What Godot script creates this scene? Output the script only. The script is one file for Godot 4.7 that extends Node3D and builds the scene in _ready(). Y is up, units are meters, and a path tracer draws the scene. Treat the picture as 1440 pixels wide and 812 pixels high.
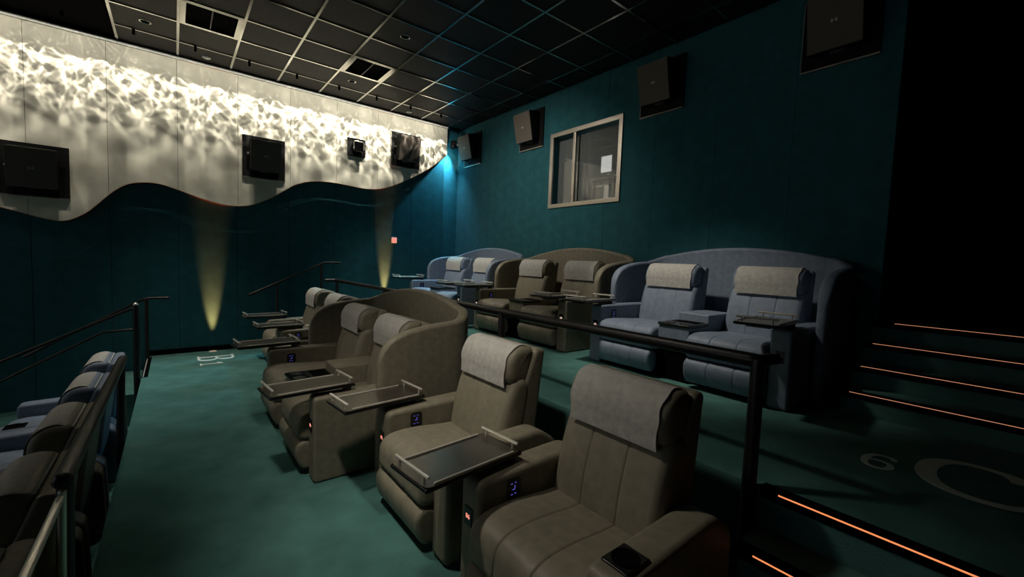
extends Node3D
# Cinema auditorium with recliner rows. Room axes: u = along the rows towards the far side wall,
# v = towards the rear wall, y = up (0 = carpet of row B).  Godot: x = v, y = y, z = -u.

const CEIL := 4.11
const SIDE := 7.54      # face of the cream boards on the side wall (u)
const REAR := 4.60      # face of the rear wall (v)
const YC := 0.53        # carpet of row C
const YA := -0.55       # carpet of row A
const SLIDE_W := 0.75   # half width and height of the wall field of one ripple projector
const SLIDE_H := 2.62

var M := {}
var cache := {}
var used := {}
var font: Font
var serif: Font


func W(u: float, v: float, y: float) -> Vector3:
	return Vector3(v, y, -u)


# ------------------------------------------------------------------ mesh building
class MB:
	var V := PackedVector3Array()
	var F := PackedInt32Array()

	func vert(p: Vector3) -> int:
		V.append(p)
		return V.size() - 1

	func tri(a: int, b: int, c: int) -> void:
		F.append(a); F.append(b); F.append(c)

	func quad(a: int, b: int, c: int, d: int) -> void:
		tri(a, b, c); tri(a, c, d)

	# rings: arrays of equal length; closed in the ring direction; caps are fans
	func loft(rings: Array, cap0 := true, cap1 := true, closed := true) -> void:
		var n: int = rings[0].size()
		var base := V.size()
		for r in rings:
			for p in r:
				V.append(p)
		var last := n if closed else n - 1
		for i in rings.size() - 1:
			for j in last:
				var k := (j + 1) % n
				quad(base + i * n + j, base + i * n + k, base + (i + 1) * n + k, base + (i + 1) * n + j)
		for e in [[cap0, 0], [cap1, rings.size() - 1]]:
			if e[0]:
				var c := Vector3.ZERO
				for p in rings[e[1]]:
					c += p
				var m := vert(c / n)
				for j in n:
					var k := (j + 1) % n
					if e[1] == 0:
						tri(base + k, base + j, m)
					else:
						tri(base + e[1] * n + j, base + e[1] * n + k, m)

	# side profile (v, y) swept along u through stations [u, inset]
	func extr(poly: PackedVector2Array, stations: Array) -> void:
		var n := poly.size()
		var area := 0.0
		for i in n:
			area += poly[i].cross(poly[(i + 1) % n])
		var s := 1.0 if area > 0.0 else -1.0
		var nor := []
		for i in n:
			var a := (poly[i] - poly[(i + n - 1) % n]).normalized()
			var b := (poly[(i + 1) % n] - poly[i]).normalized()
			var na := Vector2(a.y, -a.x) * s
			var nb := Vector2(b.y, -b.x) * s
			var m := (na + nb).normalized()
			nor.append(m / maxf(0.5, m.dot(na)))
		var rings := []
		for st in stations:
			var r := []
			for i in n:
				var p: Vector2 = poly[i] - nor[i] * st[1]
				r.append(Vector3(p.x, p.y, -st[0]))
			rings.append(r)
		loft(rings)

	func rbox(c: Vector3, size: Vector3, r: float, k := 2) -> void:
		var h := size / 2.0
		r = minf(r, minf(h.x, minf(h.y, h.z)) * 0.999)
		if r < 0.0005:
			box(c, size)
			return
		var ax := []
		for a in 3:
			var l := []
			for i in k + 1:
				l.append(-h[a] + r * (1.0 - cos(PI / 2 * i / k)) )
			for i in k + 1:
				l.append(h[a] - r * (1.0 - cos(PI / 2 * (k - i) / k)))
			ax.append(l)
		var ids := {}
		for a in 3:
			var b := (a + 1) % 3
			var d := (a + 2) % 3
			for s in [-1.0, 1.0]:
				var g := []
				for i in ax[b].size():
					var row := []
					for j in ax[d].size():
						var p := Vector3.ZERO
						p[a] = s * h[a]
						p[b] = ax[b][i]
						p[d] = ax[d][j]
						var q := p.clamp(-h + Vector3.ONE * r, h - Vector3.ONE * r)
						var w := q + (p - q).normalized() * r + c
						var key := Vector3i((w * 20000.0).round())
						if not ids.has(key):
							ids[key] = vert(w)
						row.append(ids[key])
					g.append(row)
				for i in g.size() - 1:
					for j in g[0].size() - 1:
						if s > 0.0:
							quad(g[i][j], g[i][j + 1], g[i + 1][j + 1], g[i + 1][j])
						else:
							quad(g[i][j], g[i + 1][j], g[i + 1][j + 1], g[i][j + 1])

	func box(c: Vector3, size: Vector3) -> void:
		var h := size / 2.0
		var b := V.size()
		for i in 8:
			V.append(c + Vector3(h.x * (1 if i & 1 else -1), h.y * (1 if i & 2 else -1), h.z * (1 if i & 4 else -1)))
		for f in [[0, 2, 3, 1], [4, 5, 7, 6], [0, 1, 5, 4], [2, 6, 7, 3], [0, 4, 6, 2], [1, 3, 7, 5]]:
			quad(b + f[0], b + f[1], b + f[2], b + f[3])

	func tube(path: Array, r: float, n := 12, round_ends := true) -> void:
		var rings := []
		var up := Vector3.UP
		var count := path.size()
		for i in count:
			var d: Vector3 = (path[mini(i + 1, count - 1)] - path[maxi(i - 1, 0)]).normalized()
			var x := d.cross(up)
			if x.length() < 0.05:
				x = d.cross(Vector3.RIGHT)
			x = x.normalized()
			var y := x.cross(d).normalized()
			var sc := 1.0
			if i > 0 and i < count - 1:
				var d0: Vector3 = (path[i] - path[i - 1]).normalized()
				sc = 1.0 / maxf(0.6, d0.dot(d))
			if round_ends and i == 0:
				rings.append(ring(path[i] - d * r * 0.35, x, y, r * 0.6, n))
			if i == count - 1 and round_ends:
				rings.append(ring(path[i], x, y, r, n))
				rings.append(ring(path[i] + d * r * 0.35, x, y, r * 0.6, n))
			else:
				rings.append(ring(path[i], x, y, r * sc, n))
		loft(rings)

	static func ring(c: Vector3, x: Vector3, y: Vector3, r: float, n: int) -> Array:
		var a := []
		for i in n:
			a.append(c + (x * cos(TAU * i / n) + y * sin(TAU * i / n)) * r)
		return a

	# lathe about the y axis: profile of (radius, height)
	func lathe(c: Vector3, prof: Array, n := 20, caps := true) -> void:
		var rings := []
		for p in prof:
			rings.append(ring(c + Vector3(0, p[1], 0), Vector3.RIGHT, Vector3.BACK, p[0], n))
		loft(rings, caps, caps)

	# flat polygon given in a plane (origin o, axes x and y), with thickness along t
	func prism(poly: PackedVector2Array, o: Vector3, x: Vector3, y: Vector3, t: Vector3) -> void:
		var idx := Geometry2D.triangulate_polygon(poly)
		var n := poly.size()
		var b := V.size()
		for p in poly:
			V.append(o + x * p.x + y * p.y)
		for p in poly:
			V.append(o + x * p.x + y * p.y + t)
		for i in range(0, idx.size(), 3):
			tri(b + idx[i], b + idx[i + 1], b + idx[i + 2])
			tri(b + n + idx[i], b + n + idx[i + 2], b + n + idx[i + 1])
		for i in n:
			var k := (i + 1) % n
			quad(b + i, b + k, b + n + k, b + n + i)

	func done(crease := 40.0, uv_scale := Vector2.ZERO) -> ArrayMesh:
		var nf := F.size() / 3
		var fn := PackedVector3Array()
		fn.resize(nf)
		var at := []
		at.resize(V.size())
		for i in V.size():
			at[i] = []
		# faces are turned outwards by signed volume of the whole piece
		var vol := 0.0
		for f in nf:
			var a := V[F[f * 3]]
			var b := V[F[f * 3 + 1]]
			var c := V[F[f * 3 + 2]]
			vol += a.dot(b.cross(c))
			fn[f] = (b - a).cross(c - a)
			for k in 3:
				at[F[f * 3 + k]].append(f)
		var s := 1.0 if vol >= 0.0 else -1.0
		var cc := cos(deg_to_rad(crease))
		var P := PackedVector3Array()
		var N := PackedVector3Array()
		var unit := PackedVector3Array()
		unit.resize(nf)
		for f in nf:
			unit[f] = fn[f].normalized()
		for f in nf:
			for k in ([0, 2, 1] if s > 0.0 else [0, 1, 2]):
				var i := F[f * 3 + k]
				var m := Vector3.ZERO
				for g in at[i]:
					if unit[g].dot(unit[f]) > cc:
						m += fn[g]
				P.append(V[i])
				N.append((m if m.length_squared() > 1e-20 else fn[f]).normalized() * s)
		var arr := []
		arr.resize(Mesh.ARRAY_MAX)
		arr[Mesh.ARRAY_VERTEX] = P
		arr[Mesh.ARRAY_NORMAL] = N
		var mesh := ArrayMesh.new()
		mesh.add_surface_from_arrays(Mesh.PRIMITIVE_TRIANGLES, arr)
		return mesh


func rounded(pts: Array, r: float, k := 3) -> PackedVector2Array:
	var out := PackedVector2Array()
	var n := pts.size()
	for i in n:
		var p: Vector2 = pts[i]
		var a: Vector2 = pts[(i + n - 1) % n]
		var b: Vector2 = pts[(i + 1) % n]
		var ra := minf(r, p.distance_to(a) * 0.45)
		var rb := minf(r, p.distance_to(b) * 0.45)
		var p0 := p + (a - p).normalized() * ra
		var p1 := p + (b - p).normalized() * rb
		for j in k + 1:
			var t := float(j) / k
			out.append(p0.lerp(p, t).lerp(p.lerp(p1, t), t))
	return out


func smooth_closed(pts: Array, k := 4) -> PackedVector2Array:
	var out := PackedVector2Array()
	var n := pts.size()
	for i in n:
		for j in k:
			out.append((pts[i] as Vector2).cubic_interpolate(pts[(i + 1) % n], pts[(i + n - 1) % n], pts[(i + 2) % n], float(j) / k))
	return out


# stations across a cushion of width w: round ends of radius r, stitched grooves at the given places
func stations(w: float, r: float, grooves := [], depth := 0.006, k := 4) -> Array:
	var s := []
	for i in k + 1:
		var t := PI / 2 * i / k
		s.append([-w / 2 + r * (1.0 - sin(t)) if false else -w / 2 + r * (1.0 - cos(t)), r * (1.0 - sin(t))])
	for g in grooves:
		s.append([g - 0.012, 0.0])
		s.append([g - 0.004, depth * 0.6])
		s.append([g, depth])
		s.append([g + 0.004, depth * 0.6])
		s.append([g + 0.012, 0.0])
	for i in k + 1:
		var t := PI / 2 * (k - i) / k
		s.append([w / 2 - r * (1.0 - cos(t)), r * (1.0 - sin(t))])
	return s


# ------------------------------------------------------------------ nodes
func numbered(n: String) -> String:
	if not used.has(n):
		used[n] = 0
		return n
	used[n] += 1
	return "%s_%03d" % [n, used[n]]


func thing(called: String, label: String, category: String, at := Vector3.ZERO, group := "") -> Node3D:
	var o := Node3D.new()
	o.name = numbered(called)
	add_child(o)
	o.position = at
	o.set_meta("label", label)
	o.set_meta("category", category)
	if group:
		o.set_meta("group", group)
	return o


func struct(called: String) -> Node3D:
	var o := Node3D.new()
	o.name = called
	add_child(o)
	o.set_meta("kind", "structure")
	return o


func part(called: String, mesh: Mesh, m: Material, parent: Node, at := Vector3.ZERO) -> MeshInstance3D:
	var o := MeshInstance3D.new()
	o.name = called
	o.mesh = mesh
	o.material_override = m
	o.position = at
	parent.add_child(o, true)
	return o


func cached(key: String, make: Callable) -> Mesh:
	if not cache.has(key):
		cache[key] = make.call()
	return cache[key]


func boxmesh(c: Vector3, size: Vector3, r := 0.0) -> Mesh:
	var b := MB.new()
	if r > 0.0:
		b.rbox(c, size, r)
	else:
		b.box(c, size)
	return b.done()


# box given by its u, v and y ranges
func ubox(u0: float, u1: float, v0: float, v1: float, y0: float, y1: float, r := 0.0) -> Mesh:
	return boxmesh(W((u0 + u1) / 2, (v0 + v1) / 2, (y0 + y1) / 2), Vector3(absf(v1 - v0), absf(y1 - y0), absf(u1 - u0)), r)


func text_mesh(s: String, size: float, depth := 0.001) -> TextMesh:
	var t := TextMesh.new()
	t.text = s
	t.font = font
	t.font_size = 64
	t.pixel_size = size / 46.0
	t.depth = depth
	return t


# ------------------------------------------------------------------ materials
func noise_tex(seed_: int, freq: float, a: Color, b: Color, size := 256, octaves := 4) -> NoiseTexture2D:
	var n := FastNoiseLite.new()
	n.seed = seed_
	n.frequency = freq
	n.fractal_octaves = octaves
	n.noise_type = FastNoiseLite.TYPE_SIMPLEX_SMOOTH
	var t := NoiseTexture2D.new()
	t.noise = n
	t.width = size
	t.height = size
	t.seamless = true
	var g := Gradient.new()
	g.set_color(0, a)
	g.set_color(1, b)
	t.color_ramp = g
	return t


func mat(c: Color, rough := 0.6, metal := 0.0, spec := 0.5) -> StandardMaterial3D:
	var m := StandardMaterial3D.new()
	m.albedo_color = c
	m.roughness = rough
	m.metallic = metal
	m.metallic_specular = spec
	return m


func rgb(r: int, g: int, b: int) -> Color:
	return Color8(r, g, b)


func textured(c: Color, rough: float, tex: Texture2D, bump: Texture2D, bump_cm: float, scale: float, spec := 0.5) -> StandardMaterial3D:
	var m := mat(c, rough, 0.0, spec)
	m.uv1_triplanar = true
	m.uv1_world_triplanar = true
	m.uv1_scale = Vector3.ONE * scale
	m.albedo_texture = tex
	if bump:
		m.heightmap_enabled = true
		m.heightmap_texture = bump
		m.heightmap_scale = bump_cm
	return m


func glow(c: Color, energy: float) -> StandardMaterial3D:
	var m := mat(Color.BLACK, 0.6)
	m.emission_enabled = true
	m.emission = c
	m.emission_energy_multiplier = energy
	return m


func materials() -> void:
	var soft := noise_tex(3, 0.012, Color(0.86, 0.86, 0.86), Color(1, 1, 1))
	var leather_grain := noise_tex(5, 0.09, Color(0.3, 0.3, 0.3), Color(1, 1, 1), 256, 2)
	var weave := noise_tex(8, 0.3, Color(0.2, 0.2, 0.2), Color(1, 1, 1), 256, 1)
	var pile := noise_tex(11, 0.006, Color(0.80, 0.82, 0.82), Color(1, 1, 1), 512, 5)
	M.cream = textured(rgb(228, 224, 208), 0.75, soft, weave, 0.01, 0.8, 0.3)
	M.teal = textured(rgb(44, 98, 107), 0.9, soft, weave, 0.03, 1.3, 0.2)
	M.teal.rim_enabled = true
	M.teal.rim = 0.25
	M.teal.rim_tint = 0.0
	M.taupe = textured(rgb(132, 127, 110), 0.5, soft, leather_grain, 0.03, 4.0, 0.4)
	M.blue = textured(rgb(124, 138, 156), 0.52, soft, leather_grain, 0.03, 4.0, 0.4)
	M.cloth = textured(rgb(186, 185, 179), 0.95, soft, weave, 0.04, 6.0, 0.1)
	M.cloth.rim_enabled = true
	M.cloth.rim = 0.25
	M.carpet = textured(rgb(88, 133, 127), 1.0, pile, weave, 0.25, 0.9, 0.05)
	M.black = mat(rgb(13, 13, 14), 0.7, 0.0, 0.3)
	M.gloss_black = mat(rgb(12, 12, 13), 0.22)
	M.void_black = mat(rgb(9, 9, 10), 0.9, 0.0, 0.1)
	M.rail = mat(rgb(24, 22, 21), 0.4)
	M.tile = textured(rgb(22, 20, 18), 0.6, soft, weave, 0.02, 3.0, 0.35)
	M.grid = mat(rgb(180, 178, 172), 0.18, 1.0)
	M.steel = mat(rgb(224, 221, 212), 0.28, 0.55)
	M.brushed = mat(rgb(132, 128, 119), 0.3, 0.92)
	M.brushed.roughness_texture = noise_tex(21, 0.03, Color(0.75, 0.75, 0.75), Color(1, 1, 1))
	M.alu = mat(rgb(176, 170, 160), 0.4, 0.85)
	M.copper = mat(rgb(196, 128, 92), 0.3, 0.9)
	M.white = mat(rgb(222, 222, 216), 0.6)
	M.paint_mark = mat(rgb(214, 226, 220), 0.8)
	M.grille = textured(rgb(104, 96, 88), 0.7, soft, weave, 0.05, 20.0, 0.4)
	M.logo = mat(rgb(170, 168, 160), 0.4, 0.6)
	M.led = glow(Color(1.0, 0.58, 0.36), 0.85)
	M.led_dim = glow(Color(1.0, 0.68, 0.52), 0.5)
	M.digit_red = glow(Color(1.0, 0.6, 0.52), 1.1)
	M.digit_white = glow(Color(1.0, 0.86, 0.78), 1.4)
	M.icon = glow(Color(0.5, 0.47, 1.0), 0.4)
	M.screen = glow(Color(0.9, 0.9, 0.88), 0.55)
	M.glass = mat(Color(0.9, 0.95, 0.95, 0.08), 0.04)
	M.glass.transparency = BaseMaterial3D.TRANSPARENCY_ALPHA


# ------------------------------------------------------------------ lamps
# Glass slide of a ripple-effect projector. Its clear and dark marks are those of light gathered by
# rippled water: rays are bent by a wavy surface and counted where they land.
func ripple_slide(seed_: int) -> ImageTexture:
	var nw := 900
	var nh := 340
	var n1 := FastNoiseLite.new()
	n1.seed = seed_
	n1.frequency = 0.021
	n1.noise_type = FastNoiseLite.TYPE_SIMPLEX_SMOOTH
	n1.fractal_octaves = 2
	n1.fractal_gain = 0.4
	var hgt := PackedFloat32Array()
	hgt.resize(nw * nh)
	for y in nh:
		for x in nw:
			hgt[y * nw + x] = n1.get_noise_2d(x * 0.62, y)
	var sum := PackedFloat32Array()
	sum.resize(nw * nh)
	var bend := 320.0
	for y in range(1, nh - 2):
		for x in range(1, nw - 2):
			var i := y * nw + x
			var gx := (hgt[i + 1] - hgt[i - 1]) * 0.5
			var gy := (hgt[i + nw] - hgt[i - nw]) * 0.5
			var gx2 := (hgt[i + 2] - hgt[i]) * 0.5
			var gy2 := (hgt[i + nw + nw] - hgt[i]) * 0.5
			for k in 4:
				var fx := 0.25 + 0.5 * (k & 1)
				var fy := 0.25 + 0.5 * (k >> 1)
				var tx := x + fx + bend * lerpf(gx, gx2, fx)
				var ty := y + fy + bend * lerpf(gy, gy2, fy)
				var ix := int(tx)
				var iy := int(ty)
				if ix >= 0 and iy >= 0 and ix < nw and iy < nh:
					sum[iy * nw + ix] += 0.25
	# running sums, to gather the marks more and more softly towards the bottom, as a long throw does
	var tab := PackedFloat64Array()
	tab.resize((nw + 1) * (nh + 1))
	for y in nh:
		var run := 0.0
		for x in nw:
			run += sum[y * nw + x]
			tab[(y + 1) * (nw + 1) + x + 1] = tab[y * (nw + 1) + x + 1] + run
	var w := 512
	var h := 448
	var img := Image.create(w, h, false, Image.FORMAT_RGBA8)
	for y in h:
		var drop := SLIDE_H * (y + 0.5) / h + 0.02
		var r := drop + 0.22
		var rad := int(1.0 + 16.0 * smoothstep(0.75, 1.8, drop))
		var sy := int((log(r) + 0.95) / 1.95 * nh)
		var y0 := clampi(sy - rad, 0, nh - 1)
		var y1 := clampi(sy + rad + 1, y0 + 1, nh)
		for x in w:
			var lat := 2.0 * SLIDE_W * ((x + 0.5) / w - 0.5)
			var sx := int((lat / r / 3.6 + 0.5) * nw)
			var x0 := clampi(sx - rad, 0, nw - 1)
			var x1 := clampi(sx + rad + 1, x0 + 1, nw)
			var c := (tab[y1 * (nw + 1) + x1] - tab[y0 * (nw + 1) + x1] - tab[y1 * (nw + 1) + x0] + tab[y0 * (nw + 1) + x0]) / ((x1 - x0) * (y1 - y0))
			var pass_ := 0.03 + 0.25 * c
			if drop > 0.8:
				pass_ *= sqrt(drop / 0.8)
			var edge := 0.33 + 0.05 * hgt[60 * nw + clampi(x + 190, 0, nw - 1)]
			if drop < edge:
				pass_ = 0.06 if c < 2.6 else 0.13
			img.set_pixel(x, y, Color(0.02, 0.02, 0.02, 1.0 - clampf(pass_, 0.0, 1.0)))
	return ImageTexture.create_from_image(img)


func slide_material(tex: Texture2D) -> StandardMaterial3D:
	var m := mat(Color.WHITE, 0.5)
	m.albedo_texture = tex
	m.transparency = BaseMaterial3D.TRANSPARENCY_ALPHA
	return m


# A ripple projector at (u, v) under the ceiling: LED chip, glass slide in front of it and a black housing.
# The housing's lower shutter is cut to the outline of the cream boards, so that only they are lit.
func ripple_lamp(u: float, v: float, energy: float, colour: Color, slide: Material, reach: float, label: String, group: String) -> void:
	var y := CEIL - 0.012
	var d0 := 0.009
	var k := (SIDE - u) / d0
	var t := thing("ripple_lamp", label, "lamp", W(u, v, y), group)
	var st := SurfaceTool.new()
	st.begin(Mesh.PRIMITIVE_TRIANGLES)
	var shutter := MB.new()
	var n := 24
	var hw := reach / k
	var low := (wave(clampf(v, -7.0, 4.25)) - 0.75 - y) / k
	for i in n:
		var q := []
		for j in [i, i + 1]:
			var x: float = -reach + 2.0 * reach * j / n
			var yb := (wave(clampf(v + x, -7.0, 4.25)) - 0.02 - y) / k
			q.append([x / k, yb])
		var tex_h := SLIDE_H / k
		var top := -0.0003
		var c := [[q[0][0], top], [q[1][0], top], [q[1][0], q[1][1]], [q[0][0], q[0][1]]]
		for m in [0, 1, 2, 0, 2, 3]:
			st.set_normal(Vector3(0, 0, 1))
			st.set_uv(Vector2(c[m][0] / (2 * hw) + 0.5, -c[m][1] / tex_h))
			st.add_vertex(Vector3(c[m][0], c[m][1], -d0))
		var b0 := shutter.V.size()
		for p in [[q[0][0], q[0][1]], [q[1][0], q[1][1]], [q[1][0], low], [q[0][0], low]]:
			shutter.vert(Vector3(p[0], p[1], -d0))
		shutter.quad(b0, b0 + 1, b0 + 2, b0 + 3)
	part("slide", st.commit(), slide, t)
	part("shutter", shutter.done(), M.void_black, t)
	var b := MB.new()
	var th := 0.0015
	b.box(Vector3(0, (low + 0.008) / 2, 0.005), Vector3(hw * 2 + 2 * th, 0.008 - low, th))
	for sx in [-1.0, 1.0]:
		b.box(Vector3(sx * (hw + th / 2), (low + 0.008) / 2, (0.005 - d0) / 2), Vector3(th, 0.008 - low, d0 + 0.006))
	b.box(Vector3(0, low - th / 2, (0.005 - d0) / 2), Vector3(hw * 2 + 2 * th, th, d0 + 0.006))
	b.box(Vector3(0, 0.003, (0.005 - d0) / 2), Vector3(hw * 2 + 2 * th, th, d0 + 0.008))
	b.box(Vector3(0, 0.0018, -d0), Vector3(hw * 2, 0.0042, 0.0006))
	part("housing", b.done(), M.void_black, t)
	part("chip", boxmesh(Vector3(0, 0, 0.0025), Vector3(0.002, 0.002, 0.001)), glow(colour, 1.0), t)
	var l := AreaLight3D.new()
	l.name = "chip_light"
	l.area_size = Vector2(0.0003, 0.0003)
	l.light_color = colour
	l.light_energy = energy
	l.shadow_enabled = true
	l.set("area_range", 30.0)
	l.rotation.x = deg_to_rad(-50)
	t.add_child(l)


# long wall washer under the ceiling: an opal strip turned to the wall, in a black trough with end plates
func wall_washer(u: float, v0: float, v1: float, energy: float, label: String) -> void:
	var t := thing("wall_washer", label, "lamp", W(u, (v0 + v1) / 2, CEIL - 0.12))
	var len := v1 - v0
	var b := MB.new()
	b.box(Vector3(0, 0.0, 0.09), Vector3(len, 0.22, 0.01))
	b.box(Vector3(0, 0.11, 0.0), Vector3(len, 0.01, 0.18))
	for s in [-1.0, 1.0]:
		b.box(Vector3(s * (len / 2 + 0.005), 0.0, -0.04), Vector3(0.01, 0.24, 0.26))
	part("trough", b.done(), M.void_black, t)
	var o := part("opal_strip", boxmesh(Vector3(0, 0, 0), Vector3(len - 0.02, 0.06, 0.01)), glow(Color(1.0, 0.965, 0.87), 1.0), t, Vector3(0, 0.0, 0.06))
	o.rotation.x = deg_to_rad(-35)
	var l := AreaLight3D.new()
	l.name = "strip_light"
	l.area_size = Vector2(len - 0.04, 0.06)
	l.light_color = Color(1.0, 0.965, 0.87)
	l.light_energy = energy
	l.shadow_enabled = true
	l.set("area_range", 30.0)
	l.position = Vector3(0, -0.006, 0.05)
	l.rotation.x = deg_to_rad(-35)
	t.add_child(l)


func floor_uplight(u: float, v: float, y: float, energy: float, label: String) -> void:
	var t := thing("floor_uplight", label, "lamp", W(u, v, y))
	var b := MB.new()
	b.lathe(Vector3.ZERO, [[0.001, 0.0], [0.05, 0.0], [0.05, 0.006], [0.036, 0.012], [0.03, 0.012], [0.03, 0.002], [0.001, 0.002]], 20, false)
	part("trim_ring", b.done(), M.white, t)
	var lens := MB.new()
	lens.lathe(Vector3.ZERO, [[0.001, 0.004], [0.029, 0.004], [0.029, 0.006], [0.001, 0.006]], 16, false)
	part("lens", lens.done(), glow(Color(1.0, 0.84, 0.6), 0.6), t)
	var l := SpotLight3D.new()
	l.name = "beam"
	l.light_color = Color(1.0, 0.55, 0.31)
	l.light_energy = energy
	l.spot_angle = 10.0
	l.spot_angle_attenuation = 1.0
	l.spot_range = 30.0
	l.light_size = 0.02
	l.shadow_enabled = true
	l.position = Vector3(0, 0.02, 0)
	l.rotation = Vector3(deg_to_rad(82), 0, 0)
	t.add_child(l)


# ------------------------------------------------------------------ seats
const HEAD := [Vector2(0.675, 0.975), Vector2(0.61, 1.0), Vector2(0.545, 0.985), Vector2(0.502, 0.94), Vector2(0.485, 0.88), Vector2(0.488, 0.82), Vector2(0.52, 0.782), Vector2(0.58, 0.772), Vector2(0.65, 0.80)]


func shifted(pts: Array, dx: float, dy := 0.0) -> Array:
	var o := []
	for p in pts:
		o.append(p + Vector2(dx, dy))
	return o


# seat cushion, footrest, backrest, headrest of one place, centred on du
func place(t: Node3D, du: float, w: float, back: float, leather: Material, key: String) -> void:
	var at := W(du, 0, 0)
	var gr := [-w / 6, w / 6]
	part("seat", cached("seat" + key, func():
		var b := MB.new()
		b.extr(smooth_closed([Vector2(-0.035, 0.25), Vector2(-0.06, 0.33), Vector2(-0.04, 0.405), Vector2(0.03, 0.438), Vector2(0.16, 0.442), Vector2(0.34 + back * 0.5, 0.425), Vector2(0.47 + back, 0.41), Vector2(0.5 + back, 0.34), Vector2(0.46 + back, 0.24), Vector2(0.2, 0.23)]), stations(w - 0.006, 0.035, gr, 0.006))
		return b.done(50)), leather, t, at)
	part("footrest", cached("foot" + key, func():
		var b := MB.new()
		b.extr(smooth_closed([Vector2(0.0, 0.045), Vector2(-0.04, 0.06), Vector2(-0.068, 0.12), Vector2(-0.075, 0.19), Vector2(-0.05, 0.232), Vector2(0.0, 0.24), Vector2(0.05, 0.2), Vector2(0.05, 0.08)]), stations(w - 0.012, 0.025, gr, 0.0055))
		return b.done(50)), leather, t, at)
	var bk := part("backrest", cached("back" + key, func():
		var b := MB.new()
		b.extr(smooth_closed(shifted([Vector2(0.425, 0.37), Vector2(0.425, 0.46), Vector2(0.45, 0.60), Vector2(0.49, 0.73), Vector2(0.53, 0.80), Vector2(0.60, 0.82), Vector2(0.65, 0.75), Vector2(0.62, 0.55), Vector2(0.57, 0.37), Vector2(0.50, 0.33)], back)), stations(w - 0.01, 0.05, gr, 0.0055))
		return b.done(50)), leather, t, at)
	part("back_shell", cached("bshell" + key, func():
		var b := MB.new()
		b.extr(rounded(shifted([Vector2(0.53, 0.1), Vector2(0.66, 0.1), Vector2(0.755, 0.98), Vector2(0.68, 0.985), Vector2(0.60, 0.78)], back), 0.03), stations(w - 0.02, 0.025, [], 0.0))
		return b.done(45)), leather, bk)
	var hd := part("headrest", cached("head" + key, func():
		var b := MB.new()
		b.extr(smooth_closed(shifted(HEAD, back), 4), stations(w - 0.045, 0.045, [], 0.0))
		return b.done(50)), leather, t, at)
	part("headrest_cover", cached("cover" + key, func():
		var path := []
		var pts := shifted(HEAD, back)
		for i in 6:
			for j in 4:
				path.append((pts[i] as Vector2).cubic_interpolate(pts[i + 1], pts[maxi(i - 1, 0)], pts[i + 2], j / 4.0))
		path = path.slice(0, 20)
		var q: Vector2 = path[-1]
		path.append(q + Vector2(-0.002, -0.03))
		path.append(q + Vector2(0.0, -0.065))
		var b := MB.new()
		var rings := []
		var hw := (w - 0.115) / 2
		for i in path.size():
			var d: Vector2 = (path[mini(i + 1, path.size() - 1)] - path[maxi(i - 1, 0)]).normalized()
			var nn := Vector2(d.y, -d.x)
			if nn.dot(path[i] - Vector2(0.58 + back, 0.88)) < 0.0:
				nn = -nn
			var p0: Vector2 = path[i] + nn * 0.003
			var p1: Vector2 = path[i] + nn * 0.0075
			var wob := 0.004 * sin(i * 0.9)
			rings.append([Vector3(p0.x, p0.y, -hw - wob), Vector3(p1.x, p1.y, -hw - wob), Vector3(p1.x, p1.y, hw + wob), Vector3(p0.x, p0.y, hw + wob)])
		b.loft(rings)
		return b.done(40)), M.cloth, hd)


# swing-out tray table on an arm; at = arm centre (du), y = top of the arm
func tray(t: Node3D, du: float, y: float, turn := 0.1) -> void:
	var tr := part("tray", cached("tray_body", func():
		var b := MB.new()
		b.rbox(Vector3(0, -0.012, 0), Vector3(0.535, 0.02, 0.285), 0.0095)
		b.rbox(Vector3(0.03, -0.03, -0.01), Vector3(0.40, 0.02, 0.15), 0.005)
		return b.done()), M.gloss_black, t, W(du + 0.095, 0.0, y + 0.05))
	tr.rotation.y = turn
	part("tray_top", cached("tray_top", func():
		var b := MB.new()
		b.prism(rounded([Vector2(-0.262, -0.137), Vector2(0.262, -0.137), Vector2(0.262, 0.137), Vector2(-0.262, 0.137)], 0.03, 4), Vector3(0, -0.0022, 0), Vector3.RIGHT, Vector3.BACK, Vector3(0, 0.003, 0))
		return b.done()), M.brushed, tr)
	for s in [-1.0, 1.0]:
		part("handle", cached("tray_handle", func():
			var b := MB.new()
			b.tube([Vector3(0, 0.034, -0.128), Vector3(0, 0.034, 0.128)], 0.0075, 8)
			for z in [-0.095, 0.095]:
				b.tube([Vector3(0, -0.002, z), Vector3(0, 0.034, z)], 0.0055, 8)
			return b.done()), M.steel, tr, Vector3(s * 0.245, 0, 0))
		part("side_strip", cached("tray_strip", func():
			var b := MB.new()
			b.rbox(Vector3(0, 0.004, 0), Vector3(0.44, 0.010, 0.011), 0.004)
			return b.done()), M.steel, tr, Vector3(0, 0, s * 0.128))
	part("pivot", cached("tray_pivot", func():
		var b := MB.new()
		b.lathe(Vector3.ZERO, [[0.03, -0.062], [0.03, -0.022], [0.034, -0.018]], 16)
		b.rbox(Vector3(-0.05, -0.022, 0.0), Vector3(0.14, 0.012, 0.05), 0.005)
		return b.done()), M.gloss_black, tr, Vector3(0.225, 0, 0.095))


func number_plate(arm: Node3D, du: float, txt: String, digit: Material) -> void:
	var p := part("number_plate", cached("plate", func(): return boxmesh(Vector3(-0.002, 0, 0), Vector3(0.006, 0.085, 0.058), 0.003)), M.gloss_black, arm, W(du, 0, 0.375))
	var d := part("seat_number", text_mesh(txt, 0.019), digit, p, Vector3(-0.0058, 0, 0))
	d.rotation.y = -PI / 2


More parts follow.
